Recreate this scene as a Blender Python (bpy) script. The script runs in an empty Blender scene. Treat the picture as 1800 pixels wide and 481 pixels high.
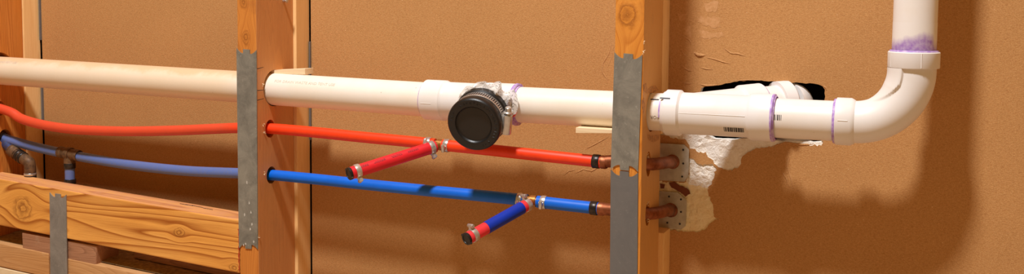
import bpy, bmesh, math, random
from mathutils import Vector, Matrix, noise
from mathutils.geometry import delaunay_2d_cdt

# ------------------------------------------------------------------ camera
F, PCX, PCY = 1770.0, 900.0, 131.0            # focal length and principal point in pixels of 1800 x 481
PSI, TH, RHO = math.atan(740 / 1770), math.atan(1770 / 23850), 0.0084
CAM = Vector((0.0, -1.312, 0.55))             # floor is Z = 0, studs' back faces near Y = 0
FW = Vector((-math.sin(PSI) * math.cos(TH), math.cos(PSI) * math.cos(TH), -math.sin(TH)))
R0 = Vector((math.cos(PSI), math.sin(PSI), 0)); U0 = R0.cross(FW)
RT = math.cos(RHO) * R0 + math.sin(RHO) * U0
UP = math.cos(RHO) * U0 - math.sin(RHO) * R0
WY = 0.028                                    # face of the paper-covered wall board
scn = bpy.context.scene
COL = scn.collection
cd = bpy.data.cameras.new('camera'); cam = bpy.data.objects.new('camera', cd); COL.objects.link(cam)
cam.matrix_world = Matrix(((RT.x, UP.x, -FW.x, CAM.x), (RT.y, UP.y, -FW.y, CAM.y), (RT.z, UP.z, -FW.z, CAM.z), (0, 0, 0, 1)))
cd.sensor_width = 36.0; cd.sensor_fit = 'HORIZONTAL'; cd.lens = F / 1800 * 36
cd.shift_y = -(240.5 - PCY) / 1800
cd.clip_start = 0.02
scn.camera = cam

# ------------------------------------------------------------------ light
w = bpy.data.worlds.new('room_ambience'); scn.world = w; w.use_nodes = True
w.node_tree.nodes['Background'].inputs[0].default_value = (1.0, 0.54, 0.15, 1)
w.node_tree.nodes['Background'].inputs[1].default_value = 0.32
ld = bpy.data.lights.new('ceiling_lamp', 'AREA'); ld.shape = 'DISK'; ld.size = 0.26
ld.energy = 92; ld.color = (0.97, 0.98, 1.0)
lamp = bpy.data.objects.new('ceiling_lamp', ld); COL.objects.link(lamp)
lamp.location = (-0.65, -1.26, 2.78)
lamp.rotation_euler = (Vector((-0.5, 0, 0.4)) - lamp.location).to_track_quat('-Z', 'Y').to_euler()
vs = scn.view_settings
vs.view_transform = 'Standard'; vs.look = 'None'; vs.gamma = 1; vs.use_curve_mapping = False
vs.exposure = 0.0

# ------------------------------------------------------------------ helpers
def ray(x, y): return FW + RT * ((x - PCX) / F) - UP * ((y - PCY) / F)
def PY(x, y, Y):
    d = ray(x, y); return CAM + d * ((Y - CAM.y) / d.y)
def PX(x, y, X):
    d = ray(x, y); return CAM + d * ((X - CAM.x) / d.x)

def origin_of(o):
    v = Vector((0, 0, 0))
    while o is not None:
        v += o.location; o = o.parent
    return v

def obj(name, bm, mat, parent=None, loc=None, smooth=False, kind=None, label=None):
    """one mesh object; bm holds world coordinates"""
    bmesh.ops.recalc_face_normals(bm, faces=bm.faces)
    me = bpy.data.meshes.new(name)
    base = origin_of(parent) if parent else Vector(loc or (0, 0, 0))
    for v in bm.verts: v.co -= base
    bm.to_mesh(me); bm.free()
    if smooth:
        for p in me.polygons: p.use_smooth = True
        if smooth != 'all':
            me.set_sharp_from_angle(angle=math.radians(35))
    me.materials.append(mat)
    o = bpy.data.objects.new(name, me); COL.objects.link(o)
    if parent: o.parent = parent
    elif loc: o.location = loc
    if kind: o['kind'] = kind
    if label: o['label'] = label
    return o

def thing(name, label, cat, loc, group=None):
    o = bpy.data.objects.new(name, None); COL.objects.link(o)
    o.location = loc; o.empty_display_size = 0.02
    o['label'] = label; o['category'] = cat
    if group: o['group'] = group
    return o

def tag(o, label, cat, group=None):
    o['label'] = label; o['category'] = cat
    if group: o['group'] = group
    return o

def frame(d):
    d = Vector(d).normalized()
    a = Vector((0, 0, 1)) if abs(d.z) < 0.9 else Vector((1, 0, 0))
    x = (a - d * a.dot(d)).normalized()      # for horizontal axes x points up
    return d, x, d.cross(x)

def a_box(bm, lo, hi, bev=0.0):
    vs_ = [bm.verts.new((x, y, z)) for x in (lo[0], hi[0]) for y in (lo[1], hi[1]) for z in (lo[2], hi[2])]
    fs = [bm.faces.new([vs_[i] for i in f]) for f in ((0, 1, 3, 2), (4, 6, 7, 5), (0, 4, 5, 1), (2, 3, 7, 6), (0, 2, 6, 4), (1, 5, 7, 3))]
    if bev:
        es = {e for f in fs for e in f.edges}
        bmesh.ops.bevel(bm, geom=list(es), offset=bev, segments=2, affect='EDGES', profile=0.6)
    return bm

def a_hexa(bm, front, back, bev=0.0):
    """front, back: 4 points each, same winding"""
    a = [bm.verts.new(p) for p in front]; b = [bm.verts.new(p) for p in back]
    fs = [bm.faces.new(a), bm.faces.new(b[::-1])]
    for i in range(4):
        j = (i + 1) % 4; fs.append(bm.faces.new((a[i], b[i], b[j], a[j])))
    if bev:
        bmesh.ops.bevel(bm, geom=list({e for f in fs for e in f.edges}), offset=bev, segments=2, affect='EDGES', profile=0.6)
    return bm

def a_prism(bm, pts, off):
    off = Vector(off)
    a = [bm.verts.new(p) for p in pts]; b = [bm.verts.new(Vector(p) + off) for p in pts]
    bm.faces.new(a); bm.faces.new(b[::-1])
    n = len(a)
    for i in range(n):
        j = (i + 1) % n; bm.faces.new((a[i], b[i], b[j], a[j]))
    return bm

def a_lathe(bm, prof, p0, axis, seg=40, closed=False, rfun=None):
    d, x, y = frame(axis); p0 = Vector(p0); rings = []
    for s, r in prof:
        if r < 1e-6: rings.append([bm.verts.new(p0 + d * s)]); continue
        ring = []
        for i in range(seg):
            an = 2 * math.pi * i / seg
            rr = r * (rfun(s, an) if rfun else 1)
            ring.append(bm.verts.new(p0 + d * s + (x * math.cos(an) + y * math.sin(an)) * rr))
        rings.append(ring)
    pairs = list(zip(rings, rings[1:]))
    if closed: pairs.append((rings[-1], rings[0]))
    for A, B in pairs:
        for i in range(seg):
            j = (i + 1) % seg
            if len(A) == 1 and len(B) == 1: break
            if len(A) == 1: bm.faces.new((A[0], B[i], B[j]))
            elif len(B) == 1: bm.faces.new((A[i], B[0], A[j]))
            else: bm.faces.new((A[i], B[i], B[j], A[j]))
    return bm

def spline(pts, n=8):
    P = [Vector(p) for p in pts]
    if len(P) < 3: return P
    P = [2 * P[0] - P[1]] + P + [2 * P[-1] - P[-2]]
    out = []
    for i in range(1, len(P) - 2):
        a, b, c, d = P[i - 1:i + 3]
        for k in range(n):
            t = k / n
            out.append(0.5 * ((2 * b) + (c - a) * t + (2 * a - 5 * b + 4 * c - d) * t * t + (3 * b - a - 3 * c + d) * t ** 3))
    out.append(P[-2]); return out

def a_tube(bm, pts, r, seg=24, cap=True, rfun=None):
    P = [Vector(p) for p in pts]
    d, x, y = frame(P[1] - P[0]); rings = []
    for i, p in enumerate(P):
        t = (P[min(i + 1, len(P) - 1)] - P[max(i - 1, 0)]).normalized()
        x = (x - t * x.dot(t)).normalized(); y = t.cross(x)
        ring = []
        for k in range(seg):
            an = 2 * math.pi * k / seg
            rr = (r[i] if isinstance(r, (list, tuple)) else r)
            if rfun: rr *= rfun(i / (len(P) - 1), an)
            ring.append(bm.verts.new(p + (x * math.cos(an) + y * math.sin(an)) * rr))
        rings.append(ring)
    for A, B in zip(rings, rings[1:]):
        for i in range(seg):
            j = (i + 1) % seg; bm.faces.new((A[i], B[i], B[j], A[j]))
    if cap: bm.faces.new(rings[0][::-1]); bm.faces.new(rings[-1])
    return bm

def B(): return bmesh.new()

def cut(o, cutters):
    """boolean difference, applied; cutters are bmeshes in world coordinates"""
    base = origin_of(o); tmp = []
    for bm in cutters:
        bmesh.ops.recalc_face_normals(bm, faces=bm.faces)
        me = bpy.data.meshes.new('tmp_cut')
        for v in bm.verts: v.co -= base
        bm.to_mesh(me); bm.free()
        c = bpy.data.objects.new('tmp_cut', me); COL.objects.link(c); c.location = base; tmp.append(c)
        m = o.modifiers.new('cut', 'BOOLEAN'); m.object = c; m.operation = 'DIFFERENCE'; m.solver = 'EXACT'
    bpy.context.view_layer.update()
    ev = o.evaluated_get(bpy.context.evaluated_depsgraph_get())
    new = bpy.data.meshes.new_from_object(ev)
    o.modifiers.clear(); o.data = new
    for c in tmp:
        me = c.data; bpy.data.objects.remove(c); bpy.data.meshes.remove(me)
    return o

def cyl_text(text, size, p0, axis, r, phi, name, mat, parent, rot180=False, sx=1.0):
    """flat print wrapped on a cylinder: starts at p0 (on the axis), runs along axis; phi = angle of baseline from up, towards the camera side"""
    cu = bpy.data.curves.new('tmp_text', 'FONT'); cu.body = text; cu.size = size; cu.resolution_u = 2
    t = bpy.data.objects.new('tmp_text', cu); COL.objects.link(t)
    bpy.context.view_layer.update()
    me = bpy.data.meshes.new_from_object(t.evaluated_get(bpy.context.evaluated_depsgraph_get()))
    bpy.data.objects.remove(t); bpy.data.curves.remove(cu)
    bm = B(); bm.from_mesh(me); bpy.data.meshes.remove(me)
    d = Vector(axis).normalized(); up = Vector((0, 0, 1)); up = (up - d * up.dot(d)).normalized()
    front = d.cross(up) * 1.0
    if front.y > 0: front = -front
    for v in bm.verts:
        sx_, sy_ = v.co.x * sx, v.co.y
        if rot180: sx_, sy_ = -sx_, -sy_
        a = phi - sy_ / r
        v.co = Vector(p0) + d * sx_ + (up * math.cos(a) + front * math.sin(a)) * (r + 0.00015)
    return obj(name, bm, mat, parent)

def cyl_patch(bm, p0, axis, r, s0, s1, a0, a1, n=3):
    """small printed rectangle on a cylinder"""
    d = Vector(axis).normalized(); up = Vector((0, 0, 1)); up = (up - d * up.dot(d)).normalized()
    front = d.cross(up)
    if front.y > 0: front = -front
    rows = []
    for i in range(n + 1):
        a = a0 + (a1 - a0) * i / n
        q = (up * math.cos(a) + front * math.sin(a)) * (r + 0.0002)
        rows.append((bm.verts.new(Vector(p0) + d * s0 + q), bm.verts.new(Vector(p0) + d * s1 + q)))
    for A, C in zip(rows, rows[1:]): bm.faces.new((A[0], A[1], C[1], C[0]))

# ------------------------------------------------------------------ materials
class NT:
    def __init__(s, name):
        s.m = bpy.data.materials.new(name); s.m.use_nodes = True
        s.t = s.m.node_tree; s.b = s.t.nodes['Principled BSDF']; s.out = s.t.nodes['Material Output']
    def n(s, typ, ins=None, **kw):
        nd = s.t.nodes.new(typ)
        for k, v in kw.items(): setattr(nd, k, v)
        for k, v in (ins or {}).items(): s.set(nd.inputs[k], v)
        return nd
    def set(s, sock, v):
        if hasattr(v, 'is_output'): s.t.links.new(v, sock)
        else: sock.default_value = v
    def pos(s): return s.n('ShaderNodeNewGeometry').outputs['Position']
    def math(s, op, a, b=0.0, c=None, clamp=False):
        nd = s.n('ShaderNodeMath', operation=op, use_clamp=clamp); s.set(nd.inputs[0], a); s.set(nd.inputs[1], b)
        if c is not None: s.set(nd.inputs[2], c)
        return nd.outputs[0]
    def vmath(s, op, a, b=(0, 0, 0), scale=None):
        nd = s.n('ShaderNodeVectorMath', operation=op); s.set(nd.inputs[0], a)
        if op == 'SCALE': s.set(nd.inputs['Scale'], scale)
        elif op not in ('LENGTH',): s.set(nd.inputs[1], b)
        return nd.outputs['Value'] if op in ('LENGTH', 'DOT_PRODUCT', 'DISTANCE') else nd.outputs[0]
    def noise(s, vec, scale, detail=3, rough=0.5, dist=0.0, col=False):
        nd = s.n('ShaderNodeTexNoise', {'Vector': vec, 'Scale': scale, 'Detail': detail, 'Roughness': rough, 'Distortion': dist})
        return nd.outputs['Color' if col else 'Fac']
    def ramp(s, fac, stops):
        nd = s.n('ShaderNodeValToRGB'); s.set(nd.inputs[0], fac); e = nd.color_ramp.elements
        while len(e) < len(stops): e.new(0.5)
        for el, (p, c) in zip(e, stops):
            el.position = p; el.color = (*c, 1) if len(c) == 3 else c
        return nd.outputs[0]
    def mr(s, v, a, b, c=0.0, d=1.0, smooth=False):
        nd = s.n('ShaderNodeMapRange', {'Value': v, 'From Min': a, 'From Max': b, 'To Min': c, 'To Max': d}, clamp=True)
        if smooth: nd.interpolation_type = 'SMOOTHSTEP'
        return nd.outputs[0]
    def mix(s, f, a, b, mode='MIX'):
        nd = s.n('ShaderNodeMix', data_type='RGBA', blend_type=mode)
        s.set(nd.inputs[0], f)
        for i, v in ((6, a), (7, b)):
            s.set(nd.inputs[i], (*v, 1) if isinstance(v, tuple) and len(v) == 3 else v)
        return nd.outputs[2]
    def bump(s, h, strength=0.3, dist=0.001):
        nd = s.n('ShaderNodeBump', {'Height': h, 'Strength': strength, 'Distance': dist})
        s.t.links.new(nd.outputs[0], s.b.inputs['Normal'])
    def fin(s, col=None, rough=None, metal=None, spec=None):
        if col is not None: s.set(s.b.inputs['Base Color'], (*col, 1) if isinstance(col, tuple) and len(col) == 3 else col)
        if rough is not None: s.set(s.b.inputs['Roughness'], rough)
        if metal is not None: s.set(s.b.inputs['Metallic'], metal)
        if spec is not None: s.set(s.b.inputs['Specular IOR Level'], spec)
        return s.m

def sr(r, g, b):
    f = lambda c: (c / 255 / 12.92) if c / 255 <= 0.04045 else ((c / 255 + 0.055) / 1.055) ** 2.4
    return (f(r), f(g), f(b))

def paper_mat(name, base, dark, light):
    t = NT(name); p = t.pos()
    big = t.noise(p, 5, 3, 0.6)
    fib = t.noise(t.vmath('MULTIPLY', p, (260, 1, 900)), 1.0, 4, 0.65)
    fine = t.noise(p, 900, 2, 0.6)
    c = t.mix(t.mr(big, 0.3, 0.7), base, tuple(x * 0.88 for x in base))
    c = t.mix(t.mr(fib, 0.35, 0.75, 0, 0.6), c, dark)
    c = t.mix(t.mr(fine, 0.45, 0.75, 0, 0.55), c, light)
    c = t.mix(t.mr(t.noise(p, 420, 2, 0.6), 0.55, 0.8, 0, 0.5), c, dark)
    vo = t.n('ShaderNodeTexVoronoi', {'Vector': p, 'Scale': 150.0}, feature='F1')
    rnd = t.n('ShaderNodeSeparateColor', {0: vo.outputs['Color']}).outputs
    spot = t.mr(vo.outputs['Distance'], 0.05, 0.11, 1, 0)
    c = t.mix(t.math('MULTIPLY', spot, t.mr(rnd[0], 0.93, 0.94, 0, 0.8)), c, sr(232, 196, 150))
    c = t.mix(t.math('MULTIPLY', spot, t.mr(rnd[1], 0.955, 0.96, 0, 0.85)), c, sr(70, 40, 22))
    t.bump(t.math('ADD', fib, fine), 0.4, 0.0008)
    return t.fin(c, 0.85, 0, 0.25)

def wood_mat(name, base, dark, light, axis='Z', knots=(), rings=26, seed=0.0, across=26, along=0.09, rough=0.6, bumps=0.35, ringamt=0.75, dirt=None, top=None, side=None):
    """fir: contour lines of a stretched noise field flow round the knots (centre, half-length, half-width)"""
    t = NT(name); p = t.pos(); kmask = None; kd = None
    for (k, rl, rw) in knots:
        sc = (1 / rw, 1 / rw, 1 / rl) if axis == 'Z' else (1 / rl, 1 / rw, 1 / rw)
        d = t.vmath('SUBTRACT', p, tuple(k)); ln = t.vmath('LENGTH', t.vmath('MULTIPLY', d, sc))
        wgt = t.mr(ln, 0.6, 2.6, 0.85, 0.0, True)
        p = t.vmath('SUBTRACT', p, t.vmath('SCALE', d, scale=wgt))
        ln = t.math('ADD', ln, t.math('MULTIPLY', t.math('SUBTRACT', t.noise(t.pos(), 90, 3, 0.55), 0.5), 0.8))
        m = t.mr(ln, 0.55, 1.15, 1, 0, True)
        kmask = m if kmask is None else t.math('MAXIMUM', kmask, m)
        kd = ln if kd is None else t.math('MINIMUM', kd, ln)
    sc = (across, across, across * along) if axis == 'Z' else (across * along, across, across)
    q = t.vmath('ADD', t.vmath('MULTIPLY', p, sc), (seed, seed * 1.7, seed * 0.6))
    n0 = t.noise(q, 1.0, 1.5, 0.4, 0.25)
    ring = t.math('FRACT', t.math('MULTIPLY', n0, rings))
    ring = t.ramp(ring, [(0.0, (0, 0, 0)), (0.62, (0.35, 0.35, 0.35)), (0.88, (1, 1, 1)), (1.0, (0, 0, 0))])
    q2 = t.vmath('MULTIPLY', p, (900, 900, 18) if axis == 'Z' else (18, 900, 900))
    fib = t.noise(q2, 1.0, 3, 0.6)
    blot = t.noise(t.vmath('MULTIPLY', p, (18, 18, 4) if axis == 'Z' else (4, 18, 18)), 1.0, 3, 0.6)
    c = t.mix(t.mr(blot, 0.3, 0.7), base, light)
    c = t.mix(t.math('MULTIPLY', ring, ringamt), c, dark)
    c = t.mix(t.mr(fib, 0.4, 0.75, 0, 0.4), c, dark)
    h = t.math('ADD', t.math('MULTIPLY', ring, -0.4), fib)
    if kmask is not None:
        kr = t.math('FRACT', t.math('MULTIPLY', t.math('ADD', kd, t.math('MULTIPLY', blot, 0.7)), 2.0))
        kc = t.mix(t.mr(kr, 0.1, 0.9), tuple(x * 0.6 for x in dark), tuple(x * 0.85 for x in base))
        h = t.math('ADD', h, t.math('MULTIPLY', kmask, t.math('MULTIPLY', t.noise(t.pos(), 260, 4, 0.7), 3.0)))
        c = t.mix(t.math('MULTIPLY', kmask, 0.7), c, kc)
    if dirt:
        dn = t.noise(t.pos(), dirt[1], 5, 0.65)
        c = t.mix(t.mr(dn, dirt[2], dirt[2] + 0.18, 0, dirt[3]), c, dirt[0])
    if side:       # side faces are mixed towards a paler, less orange tone than the front
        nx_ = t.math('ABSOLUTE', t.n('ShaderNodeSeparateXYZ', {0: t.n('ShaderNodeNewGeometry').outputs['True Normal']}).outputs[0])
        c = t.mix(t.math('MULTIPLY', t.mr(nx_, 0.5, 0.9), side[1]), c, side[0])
    if top:        # dust lying on the upper edge
        nz_ = t.n('ShaderNodeSeparateXYZ', {0: t.n('ShaderNodeNewGeometry').outputs['True Normal']}).outputs[2]
        c = t.mix(t.math('MULTIPLY', t.mr(nz_, 0.5, 0.9), t.mr(t.noise(t.pos(), 60, 4, 0.6), 0.3, 0.7, 0.35, 0.8)), c, top)
    t.bump(h, bumps, 0.0012)
    return t.fin(c, rough, 0, 0.35)

def plain(name, col, rough=0.5, metal=0.0, var=0.12, scale=60, bump=0.0, spec=0.5, dark=None, thr=(0.4, 0.7)):
    t = NT(name); p = t.pos(); nz = t.noise(p, scale, 4, 0.6)
    c = t.mix(t.mr(nz, *thr), col, dark or tuple(x * (1 - var) for x in col))
    if bump: t.bump(t.noise(p, scale * 6, 3, 0.6), bump, 0.0008)
    return t.fin(c, rough, metal, spec)

M = {}
M['paper'] = paper_mat('kraft_paper', sr(200, 147, 90), sr(152, 98, 50), sr(222, 174, 118))
M['flap'] = paper_mat('torn_paper', sr(206, 153, 98), sr(160, 106, 60), sr(226, 180, 126))
M['residue'] = plain('paper_residue', sr(206, 155, 104), 0.85, scale=260, dark=sr(192, 140, 86), thr=(0.35, 0.6))

def gyp(name, a, b_, c_):
    t = NT(name); p = t.pos()
    n1 = t.noise(p, 70, 5, 0.7); n2 = t.noise(p, 420, 4, 0.7)
    c = t.mix(t.mr(n1, 0.35, 0.7), a, b_)
    c = t.mix(t.mr(n2, 0.55, 0.8, 0, 0.6), c, c_)
    t.bump(t.math('ADD', n1, n2), 0.9, 0.0016)
    return t.fin(c, 0.95, 0, 0.1)
M['gyp'] = gyp('gypsum', sr(250, 245, 236), sr(238, 226, 208), sr(206, 178, 146))
M['beige'] = gyp('gypsum_beige', sr(254, 240, 204), sr(250, 228, 184), sr(224, 186, 134))
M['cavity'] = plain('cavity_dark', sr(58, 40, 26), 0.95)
M['floor'] = plain('concrete', sr(186, 160, 130), 0.8, scale=14, var=0.25, bump=0.3)
M['void'] = plain('dark_print', sr(38, 32, 34), 0.6)

WB, WD, WL = sr(206, 132, 54), sr(150, 80, 22), sr(220, 152, 74)
kL = [(PY(432, 66, -0.099), 0.012, 0.008), (PY(428, 4, -0.099), 0.011, 0.008)]
kR = [(PY(1103, 26, -0.099), 0.018, 0.014), (PY(1150, 33, -0.06), 0.008, 0.006)]
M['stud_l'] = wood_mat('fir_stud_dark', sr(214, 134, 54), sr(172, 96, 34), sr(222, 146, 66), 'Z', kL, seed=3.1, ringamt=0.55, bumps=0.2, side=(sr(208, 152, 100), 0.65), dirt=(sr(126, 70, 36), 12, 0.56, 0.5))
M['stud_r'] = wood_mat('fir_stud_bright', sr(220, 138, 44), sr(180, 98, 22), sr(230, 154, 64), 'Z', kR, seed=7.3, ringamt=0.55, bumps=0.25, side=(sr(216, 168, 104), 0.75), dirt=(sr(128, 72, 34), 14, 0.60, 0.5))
M['stud_f'] = wood_mat('fir_stud_far', sr(212, 128, 46), sr(156, 82, 24), sr(222, 142, 64), 'Z', (), seed=11.0, ringamt=0.55, bumps=0.25)
M['strip'] = wood_mat('pine_strip', sr(246, 200, 134), sr(224, 164, 92), sr(250, 210, 148), 'Z', [(PX(537, 75, -0.912), 0.003, 0.002)], seed=5.0, ringamt=0.3, bumps=0.1)
kB = [(PY(40, 366, -0.099), 0.024, 0.022), (PY(315, 408, -0.099), 0.013, 0.008), (PY(412, 470, -0.099), 0.012, 0.008)]
M['board'] = wood_mat('fir_board', sr(246, 172, 76), sr(168, 92, 24), sr(252, 186, 96), 'X', kB, rings=12, seed=2.0, across=15, along=0.10, ringamt=1.0, bumps=0.3, top=sr(214, 150, 110))
M['oldwood'] = wood_mat('weathered_wood', sr(172, 118, 84), sr(120, 76, 50), sr(188, 138, 104), 'X', (), rings=30, seed=9.0, across=24, ringamt=0.5, dirt=(sr(190, 160, 132), 60, 0.62, 0.6))
M['sillwood'] = wood_mat('pine_sill', sr(206, 150, 92), sr(166, 108, 58), sr(218, 170, 118), 'X', (), seed=4.4, across=20, ringamt=0.35, dirt=(sr(226, 204, 176), 22, 0.60, 0.6))
M['shim'] = wood_mat('pale_shim', sr(240, 214, 172), sr(216, 180, 130), sr(246, 226, 192), 'X', (), seed=1.0, ringamt=0.25, bumps=0.1)
M['dust'] = plain('sawdust', sr(170, 140, 92), 0.95, scale=160, bump=0.9, dark=sr(120, 92, 52))
M['pencil'] = plain('pencil_mark', sr(70, 48, 34), 0.8)
M['redpaint'] = plain('red_paint', sr(196, 44, 24), 0.6, scale=200, dark=sr(150, 40, 20))

def pvc(name, col, dusty=False, tan=None):
    t = NT(name); p = t.pos(); nz = t.noise(p, 22, 4, 0.6)
    c = t.mix(t.mr(nz, 0.35, 0.75, 0, 1), col, tuple(x * y for x, y in zip(col, (0.97, 0.94, 0.88))))
    sp = t.n('ShaderNodeTexVoronoi', {'Vector': p, 'Scale': 95.0}); rn = t.n('ShaderNodeSeparateColor', {0: sp.outputs['Color']}).outputs[0]
    c = t.mix(t.math('MULTIPLY', t.mr(sp.outputs['Distance'], 0.04, 0.12, 1, 0), t.mr(rn, 0.92, 0.93, 0, 0.6)), c, sr(150, 110, 74))
    if dusty:      # dust lying on top of the run left of the middle stud
        g = t.n('ShaderNodeNewGeometry'); nzs = t.n('ShaderNodeSeparateXYZ', {0: g.outputs['Normal']}).outputs
        ps = t.n('ShaderNodeSeparateXYZ', {0: p}).outputs
        dn = t.noise(p, 34, 5, 0.65)
        top = t.mr(t.math('ADD', nzs[2], t.math('MULTIPLY', t.math('SUBTRACT', dn, 0.5), 0.9)), 0.50, 0.95, 0, 0.8, True)
        f = t.math('MULTIPLY', top, t.mr(ps[0], -0.97, -0.93, 1, 0))
        c = t.mix(f, c, sr(206, 166, 120))
        b = t.mr(ps[0], -1.0, -0.90, 0.55, 0.0)
        c = t.mix(b, c, sr(232, 200, 158))
    return t.fin(c, 0.38, 0, 0.45)
M['pvc_pipe'] = pvc('pvc_cream', sr(240, 232, 220), True)
M['pvc_fit'] = pvc('pvc_white', sr(236, 232, 230))
M['pvc_riser'] = pvc('pvc_riser', sr(238, 232, 226))
M['primer'] = plain('purple_primer', sr(170, 132, 204), 0.45, scale=180, dark=sr(206, 184, 222), thr=(0.42, 0.62))
M['marker'] = plain('black_marker', sr(34, 34, 44), 0.5)
M['print'] = plain('faded_print', sr(206, 192, 174), 0.6)
t = NT('primer_smear'); p = t.pos(); ps = t.n('ShaderNodeSeparateXYZ', {0: p}).outputs
zt = PY(1606, 92, -0.08).z
hn = t.noise(t.vmath('MULTIPLY', p, (34, 34, 8)), 1.0, 3, 0.5)
edge = t.math('ADD', t.math('MULTIPLY', t.math('SUBTRACT', ps[2], zt), 58.0), t.math('MULTIPLY', t.math('SUBTRACT', hn, 0.5), -3.2))
fade = t.math('MULTIPLY', t.mr(edge, 0.1, 0.7, 0.95, 0.0), t.mr(ps[2], zt + 0.020, zt + 0.032, 1, 0))
fn = t.mr(t.noise(p, 190, 4, 0.65), 0.3, 0.7, 0.55, 1.0)
c = t.mix(t.math('MULTIPLY', fade, fn), sr(238, 232, 226), sr(146, 96, 184))
M['smear'] = t.fin(c, 0.4)

def pex(name, col, dust=None, x0=-0.93):
    t = NT(name); p = t.pos(); nz = t.noise(p, 40, 4, 0.6)
    c = t.mix(t.mr(nz, 0.35, 0.7, 0, 1), col, tuple(x * 0.86 for x in col))
    if dust:
        ps = t.n('ShaderNodeSeparateXYZ', {0: p}).outputs
        f = t.math('MULTIPLY', t.mr(ps[0], x0, x0 - 0.05, 0, 1), t.mr(t.noise(p, 420, 5, 0.7), 0.3, 0.7, dust[1] * 0.6, dust[1]))
        c = t.mix(f, c, dust[0])
    return t.fin(c, 0.42, 0, 0.4)
M['red'] = pex('red_pex', sr(252, 66, 22), (sr(206, 84, 56), 0.8), -0.95)
M['red2'] = pex('red_stub', sr(226, 34, 44))
M['blue'] = pex('blue_pex', sr(0, 104, 222), (sr(110, 118, 150), 0.95), -0.92)
M['blue2'] = pex('blue_sleeve', sr(4, 50, 170))
M['navy'] = plain('grimy_navy', sr(34, 52, 104), 0.6, scale=160, dark=sr(60, 48, 44))
M['pink'] = pex('pink_sleeve', sr(236, 56, 62))
M['brass'] = plain('brass', sr(206, 150, 84), 0.35, 0.9, scale=200)
M['bronze'] = plain('dirty_bronze', sr(120, 88, 58), 0.6, 0.35, scale=120, dark=sr(70, 48, 34))
M['blackring'] = plain('black_crimp', sr(40, 34, 32), 0.35, 0.5, scale=200, dark=sr(70, 58, 48))
M['copper'] = plain('copper', sr(168, 104, 72), 0.48, 0.9, scale=90, dark=sr(122, 70, 44))
M['steel'] = plain('stainless', sr(214, 210, 204), 0.3, 0.75, scale=150, var=0.2)
M['flange'] = plain('grey_flange', sr(190, 184, 168), 0.55, 0.2, scale=90, dark=sr(166, 158, 140))
M['rubber'] = plain('black_rubber', sr(22, 20, 20), 0.38, 0, scale=120, bump=0.15, spec=0.5)
M['rubber_in'] = plain('black_rubber_inner', sr(32, 27, 23), 0.5, 0, scale=60, bump=0.1)
M['plug'] = plain('black_plug', sr(24, 20, 18), 0.4)
M['inkred'] = plain('dark_red_print', sr(130, 16, 30), 0.6)

def galv(name, a, b_, scale, rough, metal):
    t = NT(name); p = t.pos()
    n1 = t.noise(p, scale, 6, 0.7, 0.6); n2 = t.noise(p, scale * 9, 3, 0.6)
    c = t.mix(t.mr(n1, 0.35, 0.68), a, b_); c = t.mix(t.mr(n2, 0.62, 0.75, 0, 0.5), c, tuple(min(1, x * 1.5) for x in a))
    t.bump(n2, 0.15, 0.0004)
    t.set(t.b.inputs['Roughness'], t.mr(n1, 0.3, 0.7, rough - 0.1, rough + 0.1))
    return t.fin(c, None, metal, 0.4)
M['galv'] = galv('galvanised_steel', sr(150, 146, 134), sr(116, 112, 102), 34, 0.6, 0.25)
M['galv3'] = galv('dull_grey_steel', sr(152, 146, 138), sr(128, 122, 114), 30, 0.6, 0.25)
M['galv2'] = galv('grey_steel', sr(118, 116, 114), sr(108, 106, 104), 20, 0.6, 0.25)

# ------------------------------------------------------------------ room shell
rnd = random.Random(5)
def jag(px, step, amp, Y=WY):
    """px polygon -> wall (x, z) polygon, subdivided with a ragged edge"""
    P = [PY(x, y, Y) for x, y in px]; out = []
    for a, b in zip(P, P[1:] + P[:1]):
        n = max(1, int((b - a).length / step))
        for k in range(n):
            q = a.lerp(b, k / n)
            out.append((q.x + rnd.uniform(-amp, amp), q.z + rnd.uniform(-amp, amp)))
    return out
X0, X1, Z0, Z1 = -4.2, 1.6, 0.0, 2.45
XS1 = PY(544, 150, WY).x; XS0 = PY(71, 80, WY).x
hole = jag([(1230, 172), (1230, 163), (1233, 155), (1243, 151), (1262, 150), (1276, 147), (1290, 143), (1330, 141), (1380, 144), (1430, 147),
            (1446, 151), (1450, 158), (1450, 200), (1444, 250), (1428, 250), (1360, 247.5), (1342, 240), (1290, 245.5), (1256, 244.5), (1243, 238), (1236, 205)], 0.004, 0.0006)
white = jag([(1160, 215), (1160, 234), (1185, 243), (1203, 243), (1213, 259), (1224, 265), (1240, 268), (1248, 278), (1258, 290), (1272, 297), (1288, 300),
             (1300, 291), (1304, 273), (1326, 262), (1356, 258), (1381, 250), (1400, 252), (1445, 256), (1447, 246), (1400, 240), (1350, 225), (1240, 215)], 0.003, 0.0015)
white2 = jag([(1206, 282), (1214, 276), (1228, 286), (1240, 290), (1254, 287), (1258, 298), (1256, 310), (1250, 322), (1246, 330), (1230, 326), (1207, 322), (1204, 318), (1212, 306), (1211, 290)], 0.0028, 0.0015)
beige = jag([(1150, 318), (1206, 321), (1230, 325), (1246, 329), (1242, 336), (1250, 350), (1256, 380), (1264, 384), (1250, 391), (1238, 404), (1212, 408), (1190, 404), (1150, 402)], 0.0028, 0.0015)
slot1 = [(XS1 + 0.0002, -1), (XS1 + 0.0032, -1), (XS1 + 0.0032, 3), (XS1 + 0.0002, 3)]
slot0 = [(XS0 + 0.0002, -1), (XS0 + 0.0042, -1), (XS0 + 0.0042, 3), (XS0 + 0.0002, 3)]
slot1 = [(x, min(max(z, Z0 + 0.01), Z1 - 0.01)) for x, z in slot1]; slot0 = [(x, min(max(z, Z0 + 0.01), Z1 - 0.01)) for x, z in slot0]
polys = [[(X0, Z0), (X1, Z0), (X1, Z1), (X0, Z1)], hole, slot1, slot0, white, white2, beige]
V, Fc = [], []
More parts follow.
